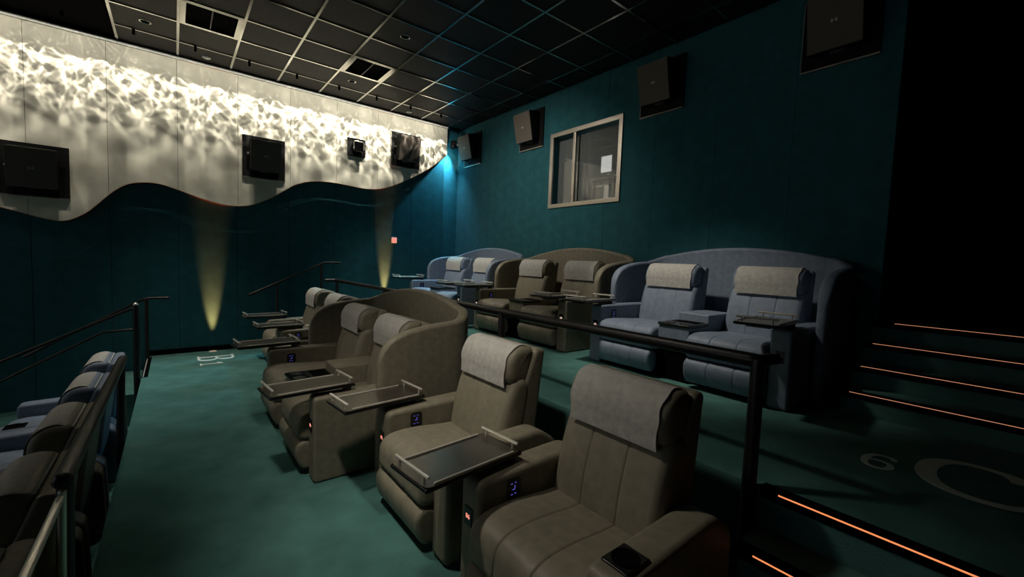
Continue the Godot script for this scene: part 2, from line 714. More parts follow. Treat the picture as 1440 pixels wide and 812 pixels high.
# control plate on the arm's side that faces -u (s = -1) or +u (s = 1)
func control_plate(arm: Node3D, du: float, s: float) -> void:
	var p := part("control_plate", cached("ctrl", func():
		var b := MB.new()
		b.prism(rounded([Vector2(-0.039, -0.045), Vector2(0.039, -0.045), Vector2(0.039, 0.045), Vector2(-0.039, 0.045)], 0.02, 4), Vector3(0, 0, -0.003), Vector3.RIGHT, Vector3.UP, Vector3(0, 0, 0.006))
		return b.done()), M.gloss_black, arm, W(du + s * 0.001, 0.19, 0.475))
	var ic := part("control_icon", cached("icon", func():
		var b := MB.new()
		for e in [[-0.014, 0.024, 0.010, 0.003], [0.008, 0.026, 0.008, 0.003], [0.004, 0.006, 0.0035, 0.016], [-0.003, -0.004, 0.012, 0.0035], [-0.012, -0.026, 0.010, 0.003], [0.008, -0.024, 0.010, 0.003]]:
			b.box(Vector3(e[0], e[1], 0), Vector3(e[2], e[3], 0.0008))
		return b.done()), M.icon, p, Vector3(0, 0, -s * 0.0034))
	ic.rotation.y = 0.0


func recliner(u: float, v: float, y: float, leather: Material, txt: String, label: String, group: String, has_tray := true, has_panels := true) -> Node3D:
	var t := thing("recliner", label, "recliner", W(u, v, y), group)
	part("base", cached("rbase", func(): return ubox(-0.40, 0.40, 0.07, 0.62, 0.0, 0.24, 0.01)), M.void_black, t)
	place(t, 0.0, 0.58, 0.0, leather, "r")
	for s in [-1.0, 1.0]:
		var arm := part("arm", cached("rarm", func():
			var b := MB.new()
			b.extr(rounded([Vector2(0, 0.0), Vector2(0, 0.55), Vector2(0.60, 0.562), Vector2(0.735, 0.47), Vector2(0.75, 0.0)], 0.045, 4), stations(0.145, 0.028))
			return b.done(50)), leather, t, W(s * 0.3625, 0, 0))
		if s > 0.0 and has_panels:
			number_plate(arm, 0.0, txt, M.digit_red if txt.begins_with("B") else M.digit_white)
			control_plate(arm, -0.0725, -1.0)
		elif s < 0.0:
			var c := part("cup_holder", cached("cuphold", func():
				var b := MB.new()
				b.rbox(Vector3(0.125, 0.5545, 0), Vector3(0.125, 0.012, 0.105), 0.0055)
				return b.done()), M.gloss_black, arm)
			part("cup_rim", cached("cuprim", func():
				var b := MB.new()
				b.lathe(Vector3(0.125, 0.56, 0), [[0.046, 0.0], [0.046, 0.004], [0.040, 0.004], [0.038, 0.0008], [0.002, 0.0008]], 24, false)
				return b.done()), M.void_black, c)
	if has_tray:
		tray(t, 0.3625, 0.555)
	return t


# loveseat with a wrap-around shell: two places, console, two trays
func sofa(u: float, v: float, y: float, leather: Material, row: String, near_no: int, label: String, group: String) -> void:
	var t := thing("loveseat", label, "sofa", W(u, v, y), group)
	part("base", cached("sbase", func(): return ubox(-0.75, 0.75, 0.09, 0.95, 0.0, 0.25, 0.01)), M.void_black, t)
	for s in [-1.0, 1.0]:
		place(t, s * 0.452, 0.605, 0.16, leather, "s")
		var arm := part("arm", cached("sarm", func():
			var b := MB.new()
			b.extr(rounded([Vector2(0, 0.0), Vector2(0, 0.57), Vector2(1.0, 0.57), Vector2(1.0, 0.0)], 0.03, 4), stations(0.137, 0.02))
			return b.done(50)), leather, t, W(s * 0.824, 0, 0))
		number_plate(arm, 0.0, "%s%d" % [row, near_no if s < 0.0 else near_no - 1], M.digit_red if row == "B" else M.digit_white)
		control_plate(arm, -s * 0.0685, -s)
		tray(t, s * 0.824, 0.57)
		part("shell_wing", cached("wing%d" % int(s), func(): return shell_piece(s)), leather, t)
	part("shell_back", cached("shellback", func(): return shell_piece(0.0)), leather, t)
	var c := part("console", cached("console", func():
		var b := MB.new()
		b.extr(rounded([Vector2(0.03, 0.30), Vector2(0.03, 0.47), Vector2(0.345, 0.47), Vector2(0.345, 0.565), Vector2(0.80, 0.565), Vector2(0.80, 0.30)], 0.016, 3), stations(0.288, 0.012))
		return b.done(45)), leather, t)
	part("console_plate", cached("cplate", func():
		var b := MB.new()
		b.rbox(W(0, 0.18, 0.482), Vector3(0.325, 0.024, 0.298), 0.01)
		return b.done()), M.gloss_black, c)
	for s in [-1.0, 1.0]:
		part("cup_rim", cached("ccup", func():
			var b := MB.new()
			b.lathe(Vector3(0.09, 0.494, 0), [[0.047, 0.0], [0.047, 0.003], [0.041, 0.003], [0.039, 0.0008], [0.002, 0.0008]], 24, false)
			return b.done()), M.rail, c, W(s * 0.066, 0, 0))
	part("console_pad", cached("cpad", func(): return ubox(-0.115, 0.115, 0.19, 0.32, 0.492, 0.4965, 0.002)), M.void_black, c)
	part("kick_panel", cached("kick", func(): return ubox(-0.14, 0.14, 0.06, 0.10, 0.0, 0.30)), M.void_black, t)


# wrap-around shell: s = -1 / 1 side wing with its rounded rear corner, 0 = rear panel
func shell_piece(s: float) -> Mesh:
	var hw := 0.985
	var R := 0.24
	var th := 0.085
	var pts := []   # [du, dv, nx(u), ny(v), height, thickness]
	if s != 0.0:
		var front := 0.39
		var rear := 1.20
		for e in [[0.0, 0.74, 0.03], [0.008, 0.79, 0.055], [0.022, 0.835, 0.073], [0.045, 0.875, 0.082], [0.08, 0.915, th], [0.13, 0.945, th], [0.20, 0.972, th], [0.32, 0.997, th], [0.44, 1.012, th], [rear - front - R, 1.022, th]]:
			pts.append([hw, front + e[0], 1.0, 0.0, e[1], e[2]])
		for i in range(1, 9):
			var a := PI / 2 * i / 8.0
			pts.append([hw - R + R * cos(a), rear - R + R * sin(a), cos(a), sin(a), 1.022 + 0.085 * smoothstep(0.0, 1.0, i / 8.0), th])
	else:
		var w := hw - R - 0.002
		for i in 17:
			var x := -w + 2 * w * i / 16.0
			var q := x / w
			pts.append([-x, 1.20 + 0.018 * (1.0 - q * q), 0.0, 1.0, 1.107 + 0.085 * (1.0 - pow(absf(q), 2.0)), th])
	var rings := []
	for p in pts:
		var h: float = p[4]
		var tk: float = p[5]
		var r := minf(0.03, tk * 0.48)
		var sec := [[0.0, 0.0], [0.0, h - r]]
		for k in range(1, 5):
			var a := PI / 2 * k / 5.0
			sec.append([r - r * cos(a), h - r + r * sin(a)])
		sec.append([r, h])
		sec.append([tk - r, h])
		for k in range(1, 5):
			var a := PI / 2 * k / 5.0
			sec.append([tk - r + r * sin(a), h - r + r * cos(a)])
		sec.append([tk, h - r])
		sec.append([tk, 0.0])
		var ring := []
		var off := 0.0 if s == 0.0 else (th - tk) / 2
		for q in sec:
			var o: float = -(q[0] + off)
			var su: float = 1.0 if s == 0.0 else s
			ring.append(W(su * (p[0] + p[2] * o), p[1] + p[3] * o, q[1]))
		rings.append(ring)
	var b := MB.new()
	b.loft(rings)
	return b.done(45)


# ------------------------------------------------------------------ speakers (local: wall plane x = 0, sound towards -x)
func speaker(at: Vector3, turn: float, label: String) -> void:
	var t := thing("wall_speaker", label, "speaker", at)
	t.rotation.y = turn
	part("back_plate", cached("sp_plate", func(): return boxmesh(Vector3(-0.012, 0, 0), Vector3(0.024, 0.62, 0.57), 0.004)), M.black, t)
	part("plate_edge", cached("sp_edge", func():
		var b := MB.new()
		b.box(Vector3(-0.016, -0.306, 0), Vector3(0.03, 0.012, 0.575))
		b.box(Vector3(-0.016, 0, -0.284), Vector3(0.03, 0.62, 0.006))
		return b.done()), M.alu, t)
	part("bracket", cached("sp_bracket", func():
		var b := MB.new()
		b.box(Vector3(-0.05, 0.17, 0), Vector3(0.08, 0.02, 0.30))
		return b.done()), M.alu, t)
	part("lower_bracket", cached("sp_low", func(): return boxmesh(Vector3(-0.04, -0.2, 0), Vector3(0.06, 0.02, 0.12))), M.alu, t)
	part("tilt_knob", cached("sp_knob", func():
		var b := MB.new()
		b.tube([Vector3(-0.025, 0.05, -0.215), Vector3(-0.10, 0.02, -0.215)], 0.014, 8)
		return b.done()), M.alu, t)
	var c := part("cabinet", cached("sp_cab", func():
		var b := MB.new()
		b.rbox(Vector3(0.09, 0, 0), Vector3(0.18, 0.45, 0.40), 0.008)
		return b.done()), M.black, t, Vector3(-0.205, -0.0, 0))
	c.rotation.z = deg_to_rad(12)
	part("grille", cached("sp_grille", func(): return boxmesh(Vector3(-0.006, 0, 0), Vector3(0.012, 0.445, 0.395), 0.005)), M.grille, c)
	for s in [-1.0, 1.0]:
		part("badge", cached("sp_badge%d" % int(s), func():
			var b := MB.new()
			b.prism(PackedVector2Array([Vector2(s * 0.004, -0.007), Vector2(s * 0.022, -0.017), Vector2(s * 0.022, 0.017), Vector2(s * 0.004, 0.007)]), Vector3(-0.0135, 0.0, 0), Vector3(0, 0, 1), Vector3.UP, Vector3(0.002, 0, 0))
			return b.done()), M.logo, c)


# ------------------------------------------------------------------ the room
var wave_pts := [[-9.3, 1.9], [-8.6, 2.15], [-7.9, 2.4], [-7.2, 2.30], [-6.4, 2.05], [-5.6, 1.80], [-4.8, 1.90], [-4.0, 2.22], [-3.3, 2.30], [-2.6, 2.16], [-2.1, 2.02], [-1.566, 1.898], [-1.235, 1.80], [-1.05, 1.785], [-0.869, 1.895], [-0.738, 2.043], [-0.603, 2.205], [-0.465, 2.313], [-0.30, 2.36], [-0.143, 2.359], [0.046, 2.308], [0.283, 2.23], [0.532, 2.169], [0.751, 2.162], [0.933, 2.203], [1.17, 2.328], [1.366, 2.474], [1.519, 2.584], [1.728, 2.665], [2.002, 2.70], [2.29, 2.693], [2.594, 2.674], [2.848, 2.696], [3.112, 2.783], [3.455, 2.962], [3.817, 3.192], [4.042, 3.365], [4.25, 3.545]]


func wave(v: float) -> float:
	var n := wave_pts.size()
	for i in n - 1:
		if v <= wave_pts[i + 1][0] or i == n - 2:
			var a: Array = wave_pts[i]
			var b: Array = wave_pts[i + 1]
			var p0: Array = wave_pts[maxi(i - 1, 0)]
			var p3: Array = wave_pts[mini(i + 2, n - 1)]
			var t: float = clampf((v - a[0]) / (b[0] - a[0]), 0.0, 1.0)
			var h: float = b[0] - a[0]
			var m0: float = (b[1] - p0[1]) / maxf(0.01, b[0] - p0[0]) * h
			var m1: float = (p3[1] - a[1]) / maxf(0.01, p3[0] - a[0]) * h
			var t2 := t * t
			var t3 := t2 * t
			return (2 * t3 - 3 * t2 + 1) * a[1] + (t3 - 2 * t2 + t) * m0 + (-2 * t3 + 3 * t2) * b[1] + (t3 - t2) * m1
	return 2.2


func build_side_wall() -> void:
	var w := struct("wall_left")
	part("wall_base", ubox(7.70, 7.9, -9.2, 5.0, -2.6, 4.5), M.teal, w)
	var joints := []
	for k in range(-13, 7):
		joints.append(0.05 + 0.7 * k)
	joints[-1] = 4.25
	for i in joints.size() - 1:
		var a: float = joints[i] + 0.002
		var b: float = joints[i + 1] - 0.002
		part("teal_panel", ubox(7.63, 7.699, a, b, -2.5, CEIL - 0.01, 0.004), M.teal, w)
		var poly := PackedVector2Array()
		poly.append(Vector2(b, CEIL - 0.05))
		poly.append(Vector2(a, CEIL - 0.05))
		for k in 25:
			var x := a + (b - a) * k / 24.0
			poly.append(Vector2(x, wave(x)))
		var m := MB.new()
		m.prism(poly, W(SIDE, 0, 0), W(0, 1, 0), Vector3.UP, W(0.088, 0, 0))
		part("cream_board", m.done(30), M.cream, w)
	var path := []
	var rings := []
	for k in 281:
		var x := -9.05 + 13.3 * k / 280.0
		var y := wave(x)
		var d := Vector2(0.02, wave(x + 0.01) - wave(x - 0.01)).normalized()
		var q := Vector2(x, y) - Vector2(-d.y, d.x) * 0.007
		rings.append([W(SIDE - 0.003, x, y), W(SIDE + 0.089, x, y), W(SIDE + 0.089, q.x, q.y), W(SIDE - 0.003, q.x, q.y)])
	var e := MB.new()
	e.loft(rings)
	part("edge_trim", e.done(30), M.copper, w)
	part("cornice", ubox(SIDE - 0.028, SIDE + 0.04, -0.54, 4.25, CEIL - 0.05, CEIL - 0.012, 0.003), M.white, w)
	part("cornice", ubox(SIDE - 0.028, SIDE + 0.04, -9.05, -0.545, CEIL - 0.05, CEIL - 0.012, 0.003), M.white, w)
	var s := struct("baseboard_left")
	part("skirting", ubox(7.605, 7.63, -0.31, 2.05, 0.0, 0.07), M.void_black, s)


func build_rear_wall() -> void:
	var w := struct("wall_back")
	var wu0 := 3.60
	var wu1 := 4.86
	var wy0 := 2.39
	var wy1 := 3.43
	var b := MB.new()
	for r in [[0.83, wu0, 0.0, 4.5], [wu1, 7.85, 0.0, 4.5], [wu0, wu1, 0.0, wy0], [wu0, wu1, wy1, 4.5]]:
		b.box(W((r[0] + r[1]) / 2, REAR + 0.11, (r[2] + r[3]) / 2), Vector3(0.18, r[3] - r[2], r[1] - r[0]))
	part("wall_base", b.done(), M.teal, w)
	var edges := [0.83]
	for k in range(1, 9):
		edges.append(0.83 + 0.745 * k)
	edges.append(7.698)
	for i in edges.size() - 1:
		var a: float = edges[i] + 0.0015
		var c: float = edges[i + 1] - 0.0015
		var boxes := [[a, c, 0.0, CEIL - 0.005]]
		if c > wu0 and a < wu1:
			boxes = [[a, c, 0.0, wy0], [a, c, wy1, CEIL - 0.005]]
			if a < wu0:
				boxes.append([a, wu0, wy0, wy1])
			if c > wu1:
				boxes.append([wu1, c, wy0, wy1])
		var m := MB.new()
		for r in boxes:
			m.box(W((r[0] + r[1]) / 2, REAR + 0.01, (r[2] + r[3]) / 2), Vector3(0.02, r[3] - r[2], r[1] - r[0]))
		part("fabric_panel", m.done(), M.teal, w)
	# projection window
	var win := struct("window_1")
	var fr := MB.new()
	var f := 0.05
	for r in [[wu0 - f, wu1 + f, wy0 - f, wy0 + 0.012], [wu0 - f, wu1 + f, wy1 - 0.012, wy1 + f], [wu0 - f, wu0 + 0.012, wy0, wy1], [wu1 - 0.012, wu1 + f, wy0, wy1]]:
		fr.rbox(W((r[0] + r[1]) / 2, REAR - 0.004, (r[2] + r[3]) / 2), Vector3(0.03, r[3] - r[2], r[1] - r[0]), 0.004, 1)
	part("window_frame", fr.done(), M.alu, win)
	part("mullion", ubox(4.395, 4.445, REAR, REAR + 0.05, wy0, wy1, 0.004), M.alu, win)
	part("pane", ubox(wu0, 4.40, REAR + 0.09, REAR + 0.094, wy0, wy1), M.glass, win)
	part("pane", ubox(4.44, wu1, REAR + 0.12, REAR + 0.124, wy0, wy1), M.glass, win)
	# projection booth behind it
	var bo := struct("wall_booth")
	part("booth_wall", ubox(3.0, 5.9, 6.6, 6.7, 1.6, 4.2), M.void_black, bo)
	part("booth_wall", ubox(2.95, 3.0, REAR + 0.2, 6.7, 1.6, 4.2), M.void_black, bo)
	part("booth_wall", ubox(5.9, 5.95, REAR + 0.2, 6.7, 1.6, 4.2), M.void_black, bo)
	part("booth_floor", ubox(2.95, 5.95, REAR + 0.2, 6.7, 1.55, 1.6), M.void_black, bo)
	part("booth_ceiling", ubox(2.95, 5.95, REAR + 0.2, 6.7, 4.2, 4.25), M.void_black, bo)
	var sh := thing("equipment_shelf", "dark shelf seen through the projection window, carrying a small monitor", "shelf", W(4.3, 5.2, 2.83))
	part("board", ubox(-0.25, 0.22, -0.12, 0.15, -0.04, 0.0), M.rail, sh)
	for x in [-0.22, 0.19]:
		part("leg", ubox(x - 0.015, x + 0.015, -0.1, 0.13, -1.23, -0.04), M.rail, sh)
	var mo := thing("monitor", "small pale lit monitor on the shelf behind the projection window", "monitor", W(4.28, 5.2, 2.83))
	part("stand", ubox(-0.05, 0.05, -0.05, 0.06, 0.0, 0.05), M.black, mo)
	part("bezel", ubox(-0.13, 0.13, -0.02, 0.02, 0.04, 0.36, 0.005), M.black, mo)
	part("screen", ubox(-0.10, 0.10, -0.0225, -0.02, 0.085, 0.33), M.screen, mo)
	var ml := AreaLight3D.new()
	ml.name = "screen_light"
	ml.area_size = Vector2(0.2, 0.24)
	ml.light_energy = 0.006
	ml.shadow_enabled = true
	ml.position = Vector3(-0.03, 0.2, 0)
	ml.rotation.y = PI / 2
	mo.add_child(ml)
	for e in [[4.40, 0.14, "grey equipment box under the shelf behind the projection window"], [4.24, 0.10, "small pale equipment box beside the grey one behind the projection window"]]:
		var bx := thing("equipment_box", e[2], "box", W(e[0], 5.25, 1.6))
		part("case", ubox(-0.05, 0.05, -0.1, 0.1, 0.0, 1.12, 0.006), M.white if e[1] < 0.12 else M.grille, bx)
		part("lid", ubox(-0.052, 0.052, -0.102, 0.102, 1.10, 1.12, 0.004), M.alu, bx)
	var cab := thing("equipment_cabinet", "tall pale cabinet standing behind the narrow pane of the projection window", "cabinet", W(5.13, 5.35, 1.6))
	part("body", ubox(-0.09, 0.09, -0.14, 0.2, 0.0, 1.62, 0.006), M.white, cab)
	part("top_rack", ubox(-0.07, 0.09, -0.1, 0.2, 1.62, 2.1, 0.006), M.grille, cab)
	part("side_post", ubox(0.10, 0.16, -0.2, -0.14, 0.0, 2.2, 0.004), M.rail, cab)
	var ol := thing("work_lamp", "small work lamp on the booth wall beside the tall cabinet", "lamp", W(5.0, 4.95, 3.75))
	part("bulb", (func():
		var k := MB.new()
		k.lathe(Vector3.ZERO, [[0.004, -0.03], [0.016, -0.02], [0.02, 0.0], [0.014, 0.02], [0.012, 0.04]], 12)
		return k.done()).call(), glow(Color(1, 0.95, 0.85), 0.6), ol)
	part("socket", boxmesh(Vector3(0, 0.24, 0), Vector3(0.03, 0.4, 0.03)), M.black, ol)
	var om := OmniLight3D.new()
	om.name = "bulb_light"
	om.light_color = Color(1, 0.95, 0.86)
	om.light_energy = 0.003
	om.omni_range = 20.0
	om.light_size = 0.02
	om.shadow_enabled = true
	ol.add_child(om)


func build_ceiling() -> void:
	var c := struct("ceiling")
	part("slab", ubox(-1.4, 8.0, -9.2, 8.5, CEIL + 0.03, CEIL + 0.25), M.void_black, c)
	var us := []
	for k in range(11, -1, -1):
		us.append(7.02 - 0.597 * k)
	us.append(SIDE - 0.0)
	var vs := []
	for k in 9:
		vs.append(-0.537 + 0.598 * k)
	vs.append(REAR)
	var tile := cached("tile", func(): return boxmesh(Vector3(0, CEIL + 0.012, 0), Vector3(0.574, 0.018, 0.573), 0.003))
	for i in us.size() - 1:
		for j in vs.size() - 1:
			if i == us.size() - 4 and (j == 1 or j == 4):
				continue
			var du: float = us[i + 1] - us[i]
			var dv: float = vs[j + 1] - vs[j]
			var at := W((us[i] + us[i + 1]) / 2, (vs[j] + vs[j + 1]) / 2, 0)
			if absf(du - 0.597) < 0.01 and absf(dv - 0.598) < 0.01:
				part("tile", tile, M.tile, c, at)
			else:
				part("tile", boxmesh(Vector3(0, CEIL + 0.012, 0), Vector3(dv - 0.024, 0.018, du - 0.024), 0.003), M.tile, c, at)
	for u in us.slice(0, -1):
		part("grid_bar", ubox(u - 0.013, u + 0.013, vs[0], REAR, CEIL - 0.006, CEIL + 0.004), M.grid, c)
	for v in vs.slice(0, -1):
		part("grid_bar", ubox(us[0], SIDE, v - 0.013, v + 0.013, CEIL - 0.007, CEIL + 0.003), M.grid, c)
	for j in [1, 4]:
		var u0: float = us[us.size() - 4]
		var v0: float = vs[j]
		var t := thing("air_vent", "square ceiling air vent with wide pale side strips, between recessed downlights" if j == 1 else "square ceiling air vent with pale side strips above the small black wall device", "vent", W(u0 + 0.2985, v0 + 0.299, CEIL))
		for s in [-1.0, 1.0]:
			part("side_strip", ubox(-0.285, 0.285, s * 0.285, s * 0.235, -0.008, 0.004), M.grid, t)
			part("edge_strip", ubox(s * 0.285, s * 0.262, -0.235, 0.235, -0.008, 0.004), M.grid, t)
		part("duct", ubox(-0.262, 0.262, -0.235, 0.235, 0.022, 0.028), M.void_black, t)
		part("damper_bar", ubox(-0.262, 0.262, -0.006, 0.006, 0.0, 0.01), M.rail, t)
	# ring position, strength, point it is turned to, beam half angle
	for e in [[6.705, -0.238, "recessed black downlight ring in the tile beside the dark ceiling edge", 7.0, W(6.0, 0.2, 0), 34.0],
		[6.70, 2.12, "recessed black downlight ring above the small black wall device", 9.0, W(6.1, 2.9, 0.8), 36.0],
		[4.927, 2.173, "recessed black downlight ring further from the cream wall, in the dark tiles", 6.0, W(5.2, 4.6, 1.9), 48.0],
		[4.927, -0.238, "recessed downlight ring over the front half of the middle platform", 1.2, W(4.9, 0.0, 0), 36.0],
		[1.37, -0.238, "recessed downlight ring over the open carpet beside the near stairs", 8.5, W(2.8, 1.4, 0.8), 24.0],
		[3.15, -0.238, "recessed downlight ring over the middle of the open carpet", 6.5, W(1.45, 1.1, 0.35), 22.0],
		[3.15, 2.173, "recessed downlight ring over the long black handrail", 10.0, W(2.2, 3.8, 0.9), 24.0]]:
		var t := thing("recessed_downlight", e[2], "downlight", W(e[0], e[1], CEIL + 0.003))
		var r := MB.new()
		r.lathe(Vector3.ZERO, [[0.058, 0.0], [0.058, -0.006], [0.05, -0.009], [0.044, -0.004], [0.044, 0.0]], 24, false)
		part("trim_ring", r.done(), M.grid, t)
		var q := MB.new()
		q.lathe(Vector3.ZERO, [[0.044, -0.002], [0.044, -0.0005]], 24)
		part("dark_lens", q.done(), M.void_black, t)
		var l := SpotLight3D.new()
		l.name = "downlight_beam"
		l.light_color = Color(1.0, 0.96, 0.9)
		l.light_energy = e[3]
		l.spot_angle = e[5]
		l.spot_angle_attenuation = 1.0
		l.spot_range = 30.0
		l.light_size = 0.14
		l.shadow_enabled = true
		l.position = Vector3(0, -0.02, 0)
		l.basis = Basis.looking_at(e[4] - t.position, Vector3.RIGHT)
		t.add_child(l)
	for e in [[7.32, 0.37, "flat white ceiling disc in the first tile row beside an air vent"], [7.32, 3.33, "flat white ceiling disc in the first tile row above the wall speaker by the corner"]]:
		var t := thing("ceiling_disc", e[2], "detector", W(e[0], e[1], CEIL + 0.003))
		var r := MB.new()
		r.lathe(Vector3.ZERO, [[0.05, 0.0], [0.05, -0.008], [0.042, -0.014]], 24)
		part("cover", r.done(), M.white, t)
		var q := MB.new()
		q.lathe(Vector3.ZERO, [[0.012, -0.012], [0.01, -0.02]], 12)
		part("sensor", q.done(), M.white, t)


func step(parent: Node, u0: float, u1: float, v0: float, v1: float, y0: float, y1: float, led_end: float) -> void:
	var s := part("step", ubox(u0, u1, v0, v1, y0, y1), M.carpet, parent)
	part("nosing", ubox(u0, u1, v0 - 0.006, v0 + 0.055, y1 - 0.045, y1 + 0.004, 0.003), M.void_black, s)
	if led_end > u0:
		part("light_strip", ubox(u0, led_end, v0 - 0.008, v0 - 0.004, y1 - (0.008 if v0 < 3.0 else 0.005), y1 - 0.002), M.led if v0 < 3.0 else M.led_dim, s)


func build_floor() -> void:
	var f := struct("floor")
	part("platform", ubox(-1.2, 7.70, -0.31, 2.06, -0.75, 0.0), M.carpet, f)
	part("platform", ubox(0.72, 7.70, 2.05, 4.6, -0.2, YC), M.carpet, f)
	part("platform", ubox(-1.2, 0.72, 2.07, 3.70, -0.2, YC), M.carpet, f)
	part("platform", ubox(-1.2, 7.70, -3.2, -0.31, -1.3, YA), M.carpet, f)
	part("platform", ubox(-1.2, 7.70, -9.2, -3.2, -1.9, -1.1), M.carpet, f)
	# near aisle, row B up to row C
	step(f, -1.2, 0.72, 1.59, 1.84, 0.0, 0.177, 0.645)
	step(f, -1.2, 0.72, 1.82, 2.07, 0.0, 0.353, 0.645)
	step(f, -1.2, 0.72, 2.05, 2.20, 0.0, YC + 0.001, 0.645)
	# row C up to the exit
	var ys := [0.68, 0.83, 0.977, 1.125]
	var ends := [0.785, 0.785, 0.775, 0.70]
	for i in 4:
		step(f, -1.2, 0.83, 3.70 + 0.25 * i, 3.97 + 0.25 * i if i < 3 else 8.3, YC - 0.1, ys[i], ends[i])
	# far aisle
	step(f, 7.0, 7.58, 1.45, 1.76, 0.0, 0.177, 0.0)
	step(f, 7.0, 7.58, 1.75, 2.06, 0.0, 0.353, 0.0)
	part("step", ubox(6.36, 7.58, -0.62, -0.31, YA, -0.183), M.carpet, f)
	part("step", ubox(6.36, 7.58, -0.93, -0.62, YA, -0.366), M.carpet, f)
	part("nosing", ubox(6.36, 7.5, -0.315, -0.255, -0.03, 0.006, 0.003), M.void_black, f)
	part("nosing_strip", ubox(6.36, 7.5, -0.302, -0.292, 0.004, 0.009), M.steel, f)
	# exit passage and the rest of the room
	var r := struct("wall_right")
	part("wall_base", ubox(-1.4, -1.2, -9.2, 8.5, -2.0, 4.4), M.void_black, r)
	var e := struct("wall_passage")
	part("wall_base", ubox(0.83, 0.95, REAR + 0.2, 8.4, 0.0, 4.4), M.void_black, e)
	part("wall_base", ubox(-1.3, 0.95, 8.3, 8.5, 0.0, 4.4), M.void_black, e)
	var sc := thing("cinema_screen", "wide dimly lit cinema screen on the front wall, facing the rows", "screen", W(3.4, -9.15, 1.3))
	part("frame", ubox(-4.15, 4.15, -0.04, 0.02, -1.85, 1.85), M.void_black, sc)
	part("projection_surface", ubox(-4.0, 4.0, 0.02, 0.03, -1.7, 1.7), glow(Color(0.95, 0.97, 1.0), 0.06), sc)
	var sl := AreaLight3D.new()
	sl.name = "screen_glow"
	sl.area_size = Vector2(8.0, 3.4)
	sl.light_color = Color(0.95, 0.97, 1.0)
	sl.light_energy = 2.6
	sl.shadow_enabled = true
	sl.set("area_range", 40.0)
	sl.position = W(0, 0.05, 0)
	sl.rotation.y = -PI / 2
	sc.add_child(sl)
	var s := struct("wall_front")
	part("wall_base", ubox(-1.4, 8.0, -9.4, -9.2, -2.0, 4.5), M.void_black, s)


func floor_sign(txt: String, u: float, v: float, y: float, size: float, squash: float, label: String) -> void:
	var t := thing("floor_marking", label, "marking", W(u, v, y + 0.003))
	var tm := text_mesh(txt, size, 0.002)
	tm.font = serif
	var o := part("letter", tm, M.paint_mark, t)
	o.transform.basis = Basis(Vector3(0, 0, 1), Vector3(1, 0, 0), Vector3(0, 1, 0)) * Basis.from_scale(Vector3(squash, 1, 1))


func rail(called: String, path: Array, r: float, posts: Array, label: String, m: Material, pr := 0.022) -> void:
	var t := thing(called, label, "handrail", path[0])
	var loc := []
	for p in path:
		loc.append(p - path[0])
	var b := MB.new()
	b.tube(loc, r, 14)
	part("rail_tube", b.done(50), m, t)
	for p in posts:
		var q := MB.new()
		q.tube([p[0] - path[0], p[1] - path[0]], pr, 12)
		part("post", q.done(50), m, t)


